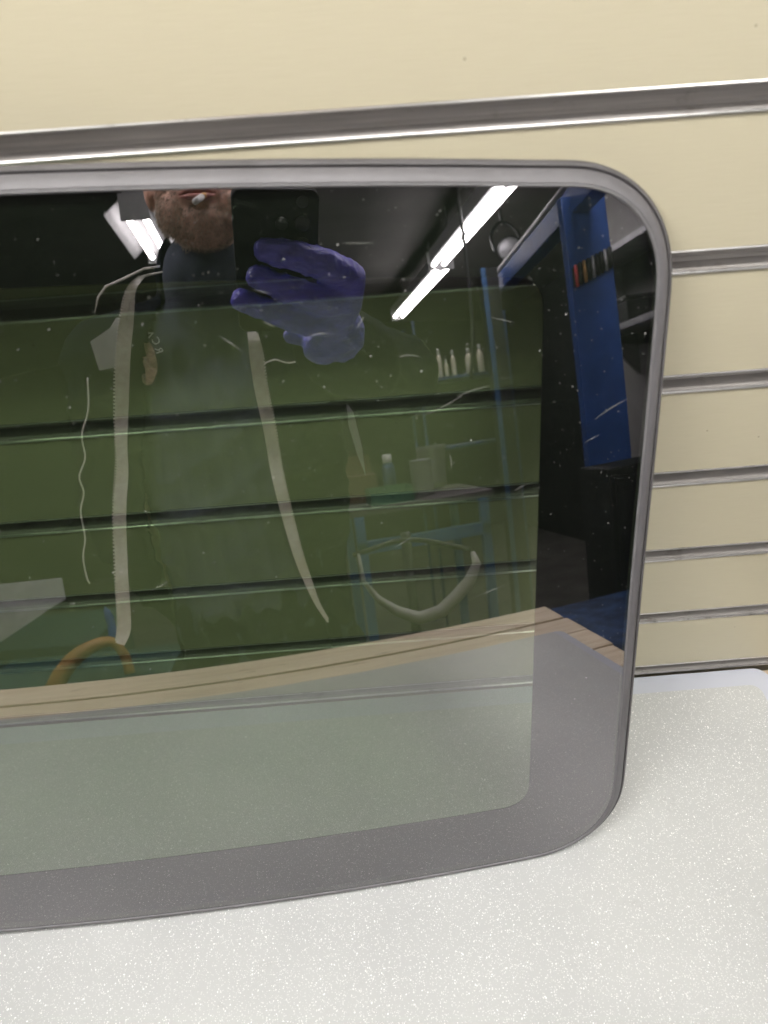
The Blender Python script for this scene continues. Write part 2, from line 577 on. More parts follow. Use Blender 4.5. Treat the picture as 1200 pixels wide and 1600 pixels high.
def slab(name, loop, z0, z1, mat, parent, bev=0.0008):
    n = len(loop)
    cx, cy = np.mean(np.array(loop), 0)
    def sh(p, d):
        v = np.array([p[0] - cx, p[1] - cy]); L = np.linalg.norm(v)
        return (p[0] - v[0] / L * d, p[1] - v[1] / L * d)
    v = [(x, y, z0) for x, y in loop] + [(x, y, z1 - bev) for x, y in loop] + [(*sh(p, bev), z1) for p in loop]
    f = [tuple(reversed(range(n)))]
    for k in range(2):
        for i in range(n):
            f.append((k * n + i, k * n + (i + 1) % n, (k + 1) * n + (i + 1) % n, (k + 1) * n + i))
    f.append(tuple(range(2 * n, 3 * n)))
    return mk(name, v, f, mat, parent)

sheet = thing('plastic_sheet', 'pebbled grey-white plastic sheet with smooth pale-blue border lying under the glass', 'plastic sheet', (-0.4, -0.29, -0.004))
slab('smooth_border', round_rect(-1.30, 0.332, -0.580, -0.0036, 0.012), -0.0040, -0.0012, M['border'], sheet)
slab('pebbled_top', round_rect(-1.275, 0.3185, -0.578, -0.0205, 0.009), -0.0012, 0.0, M['pebble'], sheet, 0.0005)

# ------------------------------------------------------------------ the sunroof glass
LEAN = math.radians(17.5); YAW = math.radians(0.7)
RU, RV, V0 = 4.1, 4.0, 0.235
B0 = np.array([-0.29, -0.1706, 0.0129])
_c, _s = math.cos(YAW), math.sin(YAW)
_Z = np.array([[_c, -_s, 0], [_s, _c, 0], [0, 0, 1]])
GU = _Z @ np.array([1.0, 0, 0]); GV = _Z @ np.array([0, math.sin(LEAN), math.cos(LEAN)]); GN = _Z @ np.array([0, -math.cos(LEAN), math.sin(LEAN)])
def gnor(u, v):
    n = GN + GU * (u / RU) + GV * ((v - V0) / RV)
    return n / np.linalg.norm(n)
def gsurf(u, v, off=0.0):
    h = -u * u / (2 * RU) - ((v - V0) ** 2 - V0 ** 2) / (2 * RV)
    return B0 + u * GU + v * GV + h * GN + off * gnor(u, v)

def outline(top, side, bot, rt, rb, pt=2.25, pb=2.1):
    "closed loop (u, v), symmetric about u = 0; top and bot are functions of u, side of v"
    half = []
    ue = side(0.40)
    for u in np.linspace(0, ue - rt, 40):
        half.append((u, top(u)))
    vc = top(ue - rt) - rt
    for a in np.linspace(math.pi / 2, 0, 24)[1:]:
        half.append((ue - rt + rt * abs(math.cos(a)) ** (2 / pt), vc + rt * abs(math.sin(a)) ** (2 / pt)))
    ub = side(0.06)
    vb = bot(ub - rb) + rb
    for v in np.linspace(vc, vb, 40)[1:]:
        half.append((side(v), v))
    for a in np.linspace(0, math.pi / 2, 24)[1:]:
        half.append((ub - rb + rb * abs(math.cos(a)) ** (2 / pb), vb - rb * abs(math.sin(a)) ** (2 / pb)))
    for u in np.linspace(ub - rb, 0, 40)[1:]:
        half.append((u, bot(u)))
    h = np.array(half)
    other = h[1:-1][::-1].copy(); other[:, 0] *= -1
    loop = np.vstack([h, other])
    for _ in range(3):       # ease the joins of arc and straight
        loop = 0.25 * np.roll(loop, 1, 0) + 0.5 * loop + 0.25 * np.roll(loop, -1, 0)
    return loop              # clockwise in (u, v)

glass_loop = outline(lambda u: 0.4565 - 0.109 * u * u,
                     lambda v: 0.4350 + 0.0050 * np.clip((0.25 - v) / 0.2, 0, 1.2) ** 1.3,
                     lambda u: 0.0012 - 0.0035 * (1 - ((abs(u) - 0.20) / 0.2) ** 2) if abs(u) < 0.4 else 0.0012, 0.050, 0.055)
frit_loop = outline(lambda u: 0.4193 - 0.122 * u * u, lambda v: 0.3800 + 0.0010 * np.clip((0.2 - v) / 0.2, 0, 1),
                    lambda u: 0.0510, 0.016, 0.018)
def outward(loop):
    t = np.roll(loop, -1, 0) - np.roll(loop, 1, 0)
    t /= np.linalg.norm(t, axis=1)[:, None]
    n = np.stack([-t[:, 1], t[:, 0]], 1)
    return n if (n * (loop - loop.mean(0))).sum() > 0 else -n

sun = thing('sunroof_glass', 'tinted car sunroof glass with black border and grey edge moulding leaning on slatwall', 'sunroof glass', tuple(B0))
# pane: solid, concentric rings on the doubly curved face
ctr = np.array([0.0, 0.228])
NR = 46
nl = len(glass_loop)
v, f, nn, fm = [], [], [], []
TH = 0.0042
for side, off in ((0, 0.0), (1, -TH)):
    base = len(v)
    sg = 1 if side == 0 else -1
    for r in range(NR):
        s = 1 - r / NR
        for q in glass_loop:
            uu, vv_ = ctr + (q - ctr) * s
            v.append(gsurf(uu, vv_, off)); nn.append(sg * gnor(uu, vv_))
    c = len(v)
    v.append(gsurf(*ctr, off)); nn.append(sg * gnor(*ctr))
    for r in range(NR - 1):
        for i in range(nl):
            i2 = (i + 1) % nl
            q = (base + r * nl + i, base + r * nl + i2, base + (r + 1) * nl + i2, base + (r + 1) * nl + i)
            f.append(q[::-1] if side == 0 else q); fm.append(side)
    for i in range(nl):
        i2 = (i + 1) % nl
        q = (base + (NR - 1) * nl + i, base + (NR - 1) * nl + i2, c)
        f.append(q[::-1] if side == 0 else q); fm.append(side)
back = NR * nl + 1
for i in range(nl):
    i2 = (i + 1) % nl
    f.append((i, i2, back + i2, back + i)); fm.append(1)
# make sure the front faces look at the camera
a, b_, c_ = (np.array(v[j]) for j in f[0][:3])
if np.cross(b_ - a, c_ - a) @ gnor(0, 0.2) < 0:
    f = [q[::-1] for q in f]
pane = mk('pane', v, f, [M['glass'], M['clear']], sun, True, fmat=fm, normals=nn)

# printed border just behind the pane
v, f = [], []
nl2 = len(frit_loop)
assert nl2 == nl
for off in (-TH - 0.0002, -TH - 0.0010):
    for L in (glass_loop, frit_loop):
        for q in L:
            v.append(gsurf(q[0], q[1], off))
for i in range(nl):
    i2 = (i + 1) % nl
    f.append((i, nl + i, nl + i2, i2))
    f.append((2 * nl + i, 2 * nl + i2, 3 * nl + i2, 3 * nl + i))
    f.append((i, i2, 2 * nl + i2, 2 * nl + i))
    f.append((nl + i, 3 * nl + i, 3 * nl + i2, nl + i2))
mk('black_border', v, f, M['frit'], sun)

gn = outward(glass_loop)
def sweep(name, prof, mat, closed=True, smooth=True):
    v, f = [], []
    m = len(prof)
    for i in range(nl):
        for o, n_ in prof:
            uu, vv_ = glass_loop[i] + gn[i] * o
            v.append(gsurf(uu, vv_, n_))
    for i in range(nl):
        i2 = (i + 1) % nl
        for j in range(m if closed else m - 1):
            j2 = (j + 1) % m
            f.append((i * m + j, i2 * m + j, i2 * m + j2, i * m + j2))
    o = mk(name, v, f, mat, sun, smooth)
    bm = bmesh.new(); bm.from_mesh(o.data)
    bmesh.ops.recalc_face_normals(bm, faces=bm.faces[:])
    for e in bm.edges:
        if len(e.link_faces) == 2 and e.calc_face_angle(0) > math.radians(38):
            e.smooth = False
    bm.to_mesh(o.data); bm.free()
    return o
mm = 0.001
sweep('edge_bead', [(-0.5 * mm, 0.05 * mm), (-0.3 * mm, 0.55 * mm), (0.2 * mm, 0.85 * mm), (0.8 * mm, 0.75 * mm), (1.0 * mm, 0.2 * mm), (0.6 * mm, -1 * mm)], M['bead'])
sweep('moulding', [(1.02 * mm, 0.1 * mm), (1.3 * mm, 0.45 * mm), (2.4 * mm, 0.25 * mm), (4.6 * mm, -0.9 * mm), (6.4 * mm, -2.2 * mm), (7.3 * mm, -3.2 * mm), (7.45 * mm, -4.0 * mm), (7.4 * mm, -9 * mm), (1.0 * mm, -9 * mm)], M['rubber'])
sweep('seam_line', [(7.3 * mm, -4.6 * mm), (8.5 * mm, -4.6 * mm), (8.5 * mm, -6 * mm), (7.3 * mm, -6 * mm)], M['seam'])
sweep('outer_moulding', [(8.15 * mm, -3.7 * mm), (8.6 * mm, -3.5 * mm), (9.8 * mm, -4.3 * mm), (10.7 * mm, -5.8 * mm), (11.1 * mm, -7.7 * mm), (11.1 * mm, -13 * mm), (10.2 * mm, -13.6 * mm), (7.42 * mm, -13.6 * mm), (7.42 * mm, -6.1 * mm), (8.15 * mm, -6.0 * mm)], M['rubber2'])

# hairline scratches in the pane
def scratch(p, q, w=0.000065, bow=0.0):
    p, q = np.array(p), np.array(q)
    d = (q - p) / np.linalg.norm(q - p); nrm = np.array([-d[1], d[0]])
    v, f = [], []
    K = 7
    for i in range(K):
        s = i / (K - 1)
        c = p + (q - p) * s + nrm * bow * 4 * s * (1 - s)
        ww = w * (0.25 + math.sin(math.pi * s))
        for off in (0.00001, 0.00006):
            for sg in (-1, 1):
                v.append(gsurf(*(c + sg * nrm * ww), off))
    for i in range(K - 1):
        a = i * 4; b = a + 4
        f += [(a + 2, b + 2, b + 3, a + 3), (a, a + 1, b + 1, b), (a, b, b + 2, a + 2), (a + 1, a + 3, b + 3, b + 1)]
    mk('scratch', v, f, M['scratch'], pane)
for p, q, bow in [((0.336, 0.350), (0.352, 0.3535), 0.0006), ((0.318, 0.342), (0.338, 0.3505), -0.0008), ((0.343, 0.233), (0.360, 0.2385), 0),
                  ((0.2265, 0.3895), (0.236, 0.3815), 0.0003), ((0.247, 0.394), (0.252, 0.3915), 0), ((0.265, 0.3850), (0.278, 0.3855), 0.0012),
                  ((0.407, 0.330), (0.424, 0.339), 0.0006), ((0.402, 0.318), (0.410, 0.3215), 0), ((0.354, 0.386), (0.364, 0.383), 0),
                  ((0.289, 0.387), (0.293, 0.392), 0), ((0.170, 0.2620), (0.181, 0.2672), -0.0004), ((0.300, 0.271), (0.309, 0.276), 0),
                  ((0.205, 0.196), (0.199, 0.202), 0.0008), ((0.308, 0.372), (0.318, 0.371), 0.001), ((0.244, 0.4085), (0.252, 0.406), 0),
                  ((0.331, 0.3205), (0.3315, 0.312), 0.0003), ((0.286, 0.4245), (0.300, 0.4235), 0), ((0.365, 0.296), (0.372, 0.299), 0)]:
    scratch(p, q, bow=bow)

# ------------------------------------------------------------------ the photographer, seen mirrored in the glass
_ico = bmesh.new(); bmesh.ops.create_icosphere(_ico, subdivisions=2, radius=1)
_ico.verts.index_update()
ICO_V = np.array([tuple(q.co) for q in _ico.verts]); ICO_F = [[q.index for q in ff.verts] for ff in _ico.faces]
_ico.free()
def chain(pts, rad, step=0.35):
    "ellipsoids strung along a path; rad: radius or (rx, ry, rz) per point"
    out = []
    rad = [np.array((r, r, r) if np.isscalar(r) else r, float) for r in rad]
    for k in range(len(pts) - 1):
        a, b = np.array(pts[k], float), np.array(pts[k + 1], float)
        n = max(2, int(np.linalg.norm(b - a) / (step * min(rad[k].min(), rad[k + 1].min()))) + 1)
        for i in range(n + 1):
            s = i / n
            out.append((a + (b - a) * s, rad[k] * (1 - s) + rad[k + 1] * s))
    return out
def blob(name, ells, voxel, mat, parent=None, loc=None, smooth=6, grow=0.0, factor=0.5):
    parts = [(np.array(c) + ICO_V * (np.array(r) + grow), ICO_F) for c, r in ells]
    V, F = join_vf(parts)
    me = bpy.data.meshes.new('tmp'); me.from_pydata(V.tolist(), [], F)
    o = bpy.data.objects.new('tmp', me); col.objects.link(o)
    r = o.modifiers.new('r', 'REMESH'); r.mode = 'VOXEL'; r.voxel_size = voxel
    s = o.modifiers.new('s', 'SMOOTH'); s.iterations = smooth; s.factor = factor
    dg = bpy.context.evaluated_depsgraph_get()
    ev = o.evaluated_get(dg).to_mesh()
    vv = np.empty(len(ev.vertices) * 3); ev.vertices.foreach_get('co', vv); vv = vv.reshape(-1, 3).copy()
    ff = [list(q.vertices) for q in ev.polygons]
    o.evaluated_get(dg).to_mesh_clear()
    bpy.data.objects.remove(o); bpy.data.meshes.remove(me)
    return mk(name, vv, ff, mat, parent, True, loc=loc)

def folds(o, amp, seed, freq=1.0, collar=True):
    "real creases: slanting ridges pressed into the cloth along its normals"
    me = o.data
    n = len(me.vertices)
    p = np.empty(n * 3); me.vertices.foreach_get('co', p); p = p.reshape(-1, 3)
    nr = np.empty(n * 3); me.vertices.foreach_get('normal', nr); nr = nr.reshape(-1, 3)
    g = np.random.default_rng(seed)
    d = np.zeros(n)
    for _ in range(9):
        k = g.normal(0, 1, 3) * np.array((26, 18, 20)) * freq; k2 = g.normal(0, 1, 3) * 7 * freq
        w = p @ k + 1.6 * np.sin(p @ k2 + g.uniform(0, 6)) + g.uniform(0, 6)
        m = np.clip(0.5 + np.sin(p @ k2[::-1] + g.uniform(0, 6)), 0, 1)
        d += m * (1 - np.abs(np.sin(w))) ** 2
    d -= d.mean()
    if collar:
        d *= np.clip((0.53 - (p[:, 2] + wloc(o)[2])) / 0.06, 0, 1)
    p = p + nr * (d * amp)[:, None]
    me.vertices.foreach_set('co', p.ravel()); me.update()

def ph(a, b, c):     # point in the phone's own frame: right, up, towards the glass
    return CAM + a * CR + b * CU + c * CF

# -- hand that holds the phone: fingers across its back
KN = {'index': ph(0.0565, -0.066, 0.004), 'middle': ph(0.0555, -0.091, 0.003), 'ring': ph(0.049, -0.116, 0.000), 'little': ph(0.040, -0.138, -0.004)}
FING = {
    'index': [KN['index'], ph(0.0262, -0.0425, 0.0165), ph(-0.0055, -0.0338, 0.0145), ph(-0.0275, -0.0302, 0.0125)],
    'middle': [KN['middle'], ph(0.0265, -0.0830, 0.0160), ph(-0.0110, -0.0680, 0.0140), ph(-0.0360, -0.0575, 0.0122)],
    'ring': [KN['ring'], ph(0.0110, -0.1090, 0.0150), ph(-0.0270, -0.0935, 0.0130), ph(-0.0520, -0.0825, 0.0112)],
    'little': [KN['little'], ph(0.0280, -0.1500, -0.0140), ph(0.0130, -0.1520, -0.0240), ph(0.0000, -0.1500, -0.0280)]}
WRIST = ph(0.046, -0.180, -0.062)
def hand_ells(d):
    E_ = []
    rr = {'index': (0.0180, 0.0160, 0.0142, 0.0122), 'middle': (0.0180, 0.0158, 0.0138, 0.0120), 'ring': (0.0170, 0.0145, 0.0126, 0.0110), 'little': (0.0130, 0.0110, 0.0100, 0.0090)}
    for k, pts in FING.items():
        E_ += chain(pts, [r + d for r in rr[k]], 0.3)
    for a in ('index', 'middle', 'ring', 'little'):
        E_ += chain([KN[a], KN[a] * 0.45 + WRIST * 0.55, WRIST], [0.0160 + d, 0.0215 + d, 0.024 + d], 0.3)
    E_ += chain([KN['index'], KN['middle'], KN['ring'], KN['little']], [0.018 + d] * 4, 0.3)
    E_ += chain([ph(0.058, -0.10, -0.022), ph(0.052, -0.135, -0.034)], [0.021 + d, 0.020 + d], 0.3)
    E_ += [(np.array((0.040, -0.447, 0.450)), np.array((0.032, 0.022, 0.034)) + d), (np.array((0.022, -0.452, 0.438)), np.array((0.024, 0.018, 0.022)) + d)]
    # thumb on the screen side
    E_ += chain([ph(0.045, -0.150, -0.045), ph(0.048, -0.108, -0.034), ph(0.028, -0.080, -0.0275), ph(0.004, -0.066, -0.0235)], [0.019 + d, 0.015 + d, 0.0115 + d, 0.0095 + d], 0.3)
    return E_

CX = -0.108
ELB = np.array((0.150, -0.725, 0.420)); SHR = np.array((0.080, -0.850, 0.500)); SHL = np.array((-0.290, -0.815, 0.500))
torso = chain([(CX, -0.885, -0.06), (CX, -0.870, 0.10), (CX, -0.855, 0.26), (CX, -0.850, 0.40), (CX, -0.845, 0.485)],
              [(0.145, 0.115, 0.08), (0.148, 0.115, 0.08), (0.160, 0.118, 0.08), (0.172, 0.118, 0.08), (0.140, 0.085, 0.05)], 0.5)
torso += chain([SHL, (CX, -0.82, 0.525), SHR], [0.058, 0.07, 0.058], 0.3)
neck = chain([(CX, -0.815, 0.52), (CX + 0.003, -0.745, 0.64)], [0.066, 0.058], 0.3)
arm_r = chain([SHR, ELB], [0.054, 0.042], 0.3) + chain([ELB, WRIST], [0.041, 0.027], 0.3)
EL_L = np.array((-0.325, -0.900, 0.225)); WR_L = np.array((-0.255, -1.030, 0.02))
arm_l = chain([SHL, EL_L], [0.054, 0.042], 0.3) + chain([EL_L, WR_L], [0.041, 0.027], 0.3)
HO = WR_L - np.array((-0.355, -0.775, -0.02))
hand_l = chain([WR_L, (-0.355, -0.760, -0.075) + HO], [(0.020, 0.030, 0.03), (0.017, 0.040, 0.03)], 0.3)
for i, (dy, ln) in enumerate(((0.030, 0.070), (0.010, 0.080), (-0.010, 0.075), (-0.029, 0.060))):
    b0 = np.array((-0.355, -0.757 + dy, -0.095)) + HO
    hand_l += chain([b0, b0 + np.array((0.006, 0.004, -ln * 0.5)), b0 + np.array((0.020, 0.002, -ln))], [0.010, 0.009, 0.0078], 0.3)
hand_l += chain([HO + (-0.345, -0.735, -0.055), HO + (-0.330, -0.712, -0.085), HO + (-0.322, -0.706, -0.110)], [0.013, 0.011, 0.009], 0.3)
legs = []
for s in (-1, 1):
    x = CX + s * 0.085
    legs += chain([(x, -0.885, -0.09), (x + s * 0.01, -0.875, -0.47), (x + s * 0.012, -0.895, -0.84)], [0.088, 0.056, 0.040], 0.4)
    legs += chain([(x + s * 0.012, -0.905, -0.872), (x + s * 0.02, -0.76, -0.890)], [(0.036, 0.045, 0.042), (0.042, 0.05, 0.028)], 0.3)
HX = -0.102
head = [((HX, -0.705, 0.772), (0.076, 0.096, 0.086)), ((HX, -0.672, 0.715), (0.067, 0.076, 0.070)),
        ((HX, -0.664, 0.680), (0.062, 0.064, 0.050)), ((HX, -0.640, 0.648), (0.044, 0.042, 0.032)), ((HX, -0.627, 0.640), (0.028, 0.026, 0.022)),
        ((HX - 0.034, -0.640, 0.665), (0.026, 0.034, 0.034)), ((HX + 0.034, -0.640, 0.665), (0.026, 0.034, 0.034)),
        ((HX, -0.617, 0.682), (0.030, 0.022, 0.022)), ((HX, -0.612, 0.770), (0.048, 0.02, 0.014)),
        ((HX - 0.036, -0.624, 0.718), (0.022, 0.018, 0.020)), ((HX + 0.036, -0.624, 0.718), (0.022, 0.018, 0.020)),
        ((HX - 0.074, -0.700, 0.725), (0.010, 0.020, 0.032)), ((HX + 0.074, -0.700, 0.725), (0.010, 0.020, 0.032))]
head += chain([(HX, -0.606, 0.752), (HX, -0.588, 0.712)], [0.010, 0.013], 0.3) + [((HX - 0.012, -0.598, 0.708), (0.009, 0.011, 0.009)), ((HX + 0.012, -0.598, 0.708), (0.009, 0.011, 0.009))]
person = blob('person', torso + neck + arm_r + arm_l + hand_l + legs + head + hand_ells(-0.0055), 0.0042, M['skin'], loc=(CX, -0.88, FLOOR), smooth=4)
tag(person, 'person in dark open coverall mirrored in glass, blue-gloved hand raised holding a phone', 'person')
for s in (-1, 1):
    lathe('eye', [(0.001, -0.011), (0.008, -0.008), (0.011, 0), (0.008, 0.008), (0.001, 0.011)], (HX + s * 0.031, -0.612, 0.7455), M['white'], person, 14, (0, 1, 0))
    tube('eyebrow', [(HX + s * 0.014, -0.5955, 0.765), (HX + s * 0.032, -0.5960, 0.770), (HX + s * 0.050, -0.606, 0.764)], [0.003, 0.0035, 0.0015], M['hair'], person, 8, n=8)
tube('lip', [(HX - 0.024, -0.6040, 0.6775), (HX - 0.010, -0.5965, 0.6795), (HX, -0.5965, 0.6785), (HX + 0.010, -0.5965, 0.6795), (HX + 0.024, -0.6040, 0.6775)], [0.0015, 0.004, 0.0042, 0.004, 0.0015], M['lips'], person, 8)
tube('lip', [(HX - 0.023, -0.6040, 0.6745), (HX - 0.010, -0.5965, 0.6705), (HX, -0.5960, 0.6695), (HX + 0.010, -0.5965, 0.6705), (HX + 0.023, -0.6040, 0.6745)], [0.0015, 0.0045, 0.005, 0.0045, 0.0015], M['lips'], person, 8)
blob('hair', [((HX, -0.722, 0.795), (0.079, 0.092, 0.074)), ((HX, -0.745, 0.750), (0.078, 0.065, 0.070))], 0.005, M['hair'], person, smooth=3)

# -- beard: short strands rooted on the jaw
pm = person.data
co = np.empty(len(pm.vertices) * 3); pm.vertices.foreach_get('co', co); co = co.reshape(-1, 3) + np.array(person.location)
no = np.empty(len(pm.vertices) * 3); pm.vertices.foreach_get('normal', no); no = no.reshape(-1, 3)
jaw = (co[:, 2] < 0.700) & (co[:, 2] > 0.612) & (co[:, 1] > -0.700) & (np.abs(co[:, 0] - HX) < 0.075) & (no[:, 2] < 0.55)
mouth = (np.abs(co[:, 0] - HX) < 0.026) & (co[:, 2] > 0.662) & (co[:, 2] < 0.684)
idx = np.where(jaw & ~mouth)[0]
bv, bf = [], []
for i in rng.choice(idx, 7500):
    p = co[i] + rng.normal(0, 0.0016, 3) * (1 - np.abs(no[i]))
    d = no[i] * 0.55 + np.array((0, 0.05, -0.75)) + rng.normal(0, 0.3, 3)
    d /= np.linalg.norm(d)
    L = rng.uniform(0.003, 0.008)
    w = np.cross(d, no[i]); w /= (np.linalg.norm(w) + 1e-9); w *= 0.00028
    k = len(bv)
    bv += [p - w, p + w, p + d * L * 0.6 + no[i] * 0.0004, p + d * L - np.array((0, 0, 0.001))]
    bf += [(k, k + 1, k + 2), (k + 1, k + 3, k + 2)]
tag(mk('beard', bv, bf, M['beard'], person), kind='stuff')

# -- clothes
shirt_e = torso + chain([(CX, -0.822, 0.535), (CX + 0.002, -0.762, 0.612)], [0.074, 0.070], 0.3) + chain([SHR, SHR * 0.45 + ELB * 0.55], [0.056, 0.052], 0.3) + chain([SHL, SHL * 0.45 + EL_L * 0.55], [0.056, 0.052], 0.3)
shirt = blob('t_shirt', shirt_e, 0.007, M['navy'], person, smooth=5, grow=0.010)
trous = blob('trousers', [e for e in legs if e[0][2] > -0.85] + chain([(CX, -0.885, -0.06), (CX, -0.872, 0.05)], [(0.145, 0.115, 0.08)] * 2, 0.5), 0.010, M['overall'], person, smooth=4, grow=0.016)
for s in (-1, 1):
    x = CX + s * 0.097
    blob('boot', chain([(x, -0.905, -0.80), (x, -0.905, -0.876), (x + s * 0.008, -0.76, -0.888)], [(0.046, 0.052, 0.04), (0.043, 0.05, 0.042), (0.047, 0.055, 0.031)], 0.3), 0.007, M['black'], person, smooth=3)
jack_e = chain([(CX, -0.885, -0.06), (CX, -0.870, 0.10), (CX, -0.855, 0.26), (CX, -0.850, 0.40), (CX, -0.845, 0.485)],
               [(0.145, 0.120, 0.08), (0.150, 0.120, 0.08), (0.172, 0.122, 0.08), (0.178, 0.122, 0.08), (0.150, 0.092, 0.05)], 0.5)
jack_e += chain([SHL, (CX, -0.83, 0.53), SHR], [0.060, 0.075, 0.060], 0.3)
jack_e += chain([SHR, ELB], [0.060, 0.052], 0.3) + chain([ELB, ELB * 0.08 + WRIST * 0.92], [0.046, 0.030], 0.3)
jack_e += chain([SHL, EL_L], [0.060, 0.052], 0.3) + chain([EL_L, EL_L * 0.1 + WR_L * 0.9], [0.050, 0.040], 0.3)
jack_e += chain([(CX, -0.845, 0.55), (CX, -0.800, 0.625)], [0.075, 0.074], 0.3)
jac = blob('coverall', jack_e, 0.007, M['overall'], person, smooth=5, grow=0.020)
folds(shirt, 0.0065, 3)
folds(jac, 0.0070, 5)
folds(trous, 0.006, 6)
zl_z = [-0.2, 0.05, 0.16, 0.28, 0.376, 0.48, 0.56, 0.70]; zl_x = [-0.30, -0.290, -0.276, -0.262, -0.245, -0.225, -0.195, -0.165]
zr_z = [-0.2, 0.03, 0.10, 0.20, 0.30, 0.42, 0.50, 0.70]; zr_x = [0.02, -0.005, -0.026, -0.04, -0.05, -0.055, -0.05, -0.045]
bm = bmesh.new(); bm.from_mesh(jac.data)
off = Vector(wloc(jac))
dele = []
for q in bm.verts:
    w = q.co + off
    if w.y > -0.84 and np.interp(w.z, zl_z, zl_x) < w.x < np.interp(w.z, zr_z, zr_x):
        dele.append(q)
bmesh.ops.delete(bm, geom=dele, context='VERTS')
bm.to_mesh(jac.data); bm.free()
sol = jac.modifiers.new('thickness', 'SOLIDIFY'); sol.thickness = 0.003

def ribbon(name, pts, width, mat, parent, teeth=0, n=60, th=0.0012, facing=(0.0, 1.0, 0.1)):
    "flat tape along a path, a toothed edge on one side when asked"
    pts = resample(pts, n)
    t = np.gradient(pts, axis=0); t /= np.linalg.norm(t, axis=1)[:, None]
    fc = np.array(facing)
    w = np.interp(np.linspace(0, 1, n), np.linspace(0, 1, len(width)), width)
    v, f = [], []
    for k in range(n):
        a = np.cross(t[k], fc); a /= np.linalg.norm(a); b = np.cross(a, t[k])
        wob = 0.002 * math.sin(k * 0.55) * b
        for sa, sb in ((-1, -1), (1, -1), (1, 1), (-1, 1)):
            v.append(pts[k] + a * sa * w[k] / 2 + b * sb * th / 2 + wob)
    for k in range(n - 1):
        for j in range(4):
            j2 = (j + 1) % 4
            f.append((k * 4 + j, k * 4 + j2, (k + 1) * 4 + j2, (k + 1) * 4 + j))
    f.append((3, 2, 1, 0)); f.append(tuple((n - 1) * 4 + j for j in range(4)))
    o = mk(name, v, f, mat, parent)
    if teeth:
        tp = resample(pts, int(n * 2.2)); m = len(tp)
        tt = np.gradient(tp, axis=0); tt /= np.linalg.norm(tt, axis=1)[:, None]
        ww = np.interp(np.linspace(0, 1, m), np.linspace(0, 1, len(width)), width)
        parts = []
        for k in range(2, m - 2):
            a = np.cross(tt[k], fc); a /= np.linalg.norm(a); b = np.cross(a, tt[k])
            c = tp[k] + a * teeth * (ww[k] / 2 + 0.0008)
            q = [c + a * i * 0.0013 + tt[k] * j * 0.0010 + b * l * 0.0014 for i in (-1, 1) for j in (-1, 1) for l in (-1, 1)]
            parts.append((np.array(q), [[0, 1, 3, 2], [4, 6, 7, 5], [0, 4, 5, 1], [2, 3, 7, 6], [0, 2, 6, 4], [1, 5, 7, 3]]))
        tv, tf = join_vf(parts)
        tag(mk('zip_teeth', tv, tf, mat, parent), kind='stuff')
    return o
ZL = [(-0.1634, -0.6284, 0.5861), (-0.1876, -0.6185, 0.5797), (-0.2063, -0.6227, 0.5622), (-0.2218, -0.6409, 0.5289), (-0.2376, -0.6614, 0.481), (-0.2521, -0.6804, 0.43), (-0.2643, -0.6979, 0.376), (-0.2717, -0.703, 0.3289), (-0.2826, -0.7061, 0.2812), (-0.2949, -0.718, 0.2214), (-0.3029, -0.7182, 0.1607), (-0.3099, -0.7264, 0.107), (-0.3155, -0.7242, 0.0706), (-0.3244, -0.7217, 0.0496)]
ZR = [(-0.0561, -0.6561, 0.501), (-0.0547, -0.6627, 0.4728), (-0.0542, -0.6834, 0.4194), (-0.0499, -0.7022, 0.3624), (-0.0484, -0.7188, 0.3026), (-0.0445, -0.7223, 0.2509), (-0.0385, -0.734, 0.1965), (-0.0319, -0.7338, 0.1473), (-0.0229, -0.7421, 0.1036), (-0.0134, -0.7398, 0.0657), (0.0001, -0.7367, 0.0336)]
ribbon('zip_tape', ZL[1:], [0.004, 0.012, 0.019, 0.020, 0.019, 0.016, 0.018, 0.019, 0.018, 0.020, 0.019, 0.014], M['zip'], jac, teeth=-1)
ribbon('zip_tape', ZR, [0.012, 0.019, 0.019, 0.018, 0.018, 0.017, 0.015, 0.012, 0.007, 0.003], M['zip'], jac, teeth=1)
CORDL = [(-0.1644, -0.6174, 0.5905), (-0.1855, -0.6164, 0.5885), (-0.2164, -0.6171, 0.5768), (-0.2381, -0.6168, 0.5692), (-0.2505, -0.6191, 0.5564), (-0.2586, -0.6236, 0.537)]
tube('piping', CORDL, [0.0015, 0.0017, 0.0018, 0.0018, 0.0016, 0.0008], M['zip'], jac, 8)
tube('piping', ZL[:4], [0.0012, 0.0018, 0.0020, 0.001], M['zip'], jac, 8)
CORDW = [(-0.2766, -0.6919, 0.5443), (-0.2889, -0.6989, 0.5098), (-0.3022, -0.7068, 0.4654), (-0.3102, -0.7144, 0.4194), (-0.3261, -0.7176, 0.3826), (-0.3279, -0.7219, 0.3488), (-0.3411, -0.7228, 0.3207), (-0.3393, -0.7257, 0.2956), (-0.3489, -0.7262, 0.2665), (-0.3496, -0.7285, 0.2258), (-0.3574, -0.7282, 0.196), (-0.358, -0.7286, 0.1648), (-0.3555, -0.7292, 0.1519)]
tube('piping', CORDW[2:], 0.0013, M['zip'], jac, 8, n=60)
tube('piping', [(0.031, -0.4714, 0.5476), (0.0394, -0.4716, 0.5441), (0.0459, -0.4737, 0.5354), (0.0544, -0.4762, 0.5244), (0.0686, -0.481, 0.5023), (0.075, -0.50, 0.470)], 0.0011, M['zip'], jac, 8, n=20)
tube('piping', [(-0.0447, -0.5472, 0.439), (-0.0306, -0.546, 0.4422), (-0.0153, -0.5465, 0.4367), (0.0072, -0.5453, 0.4358), (0.03, -0.56, 0.42)], 0.0011, M['zip'], jac, 8, n=20)
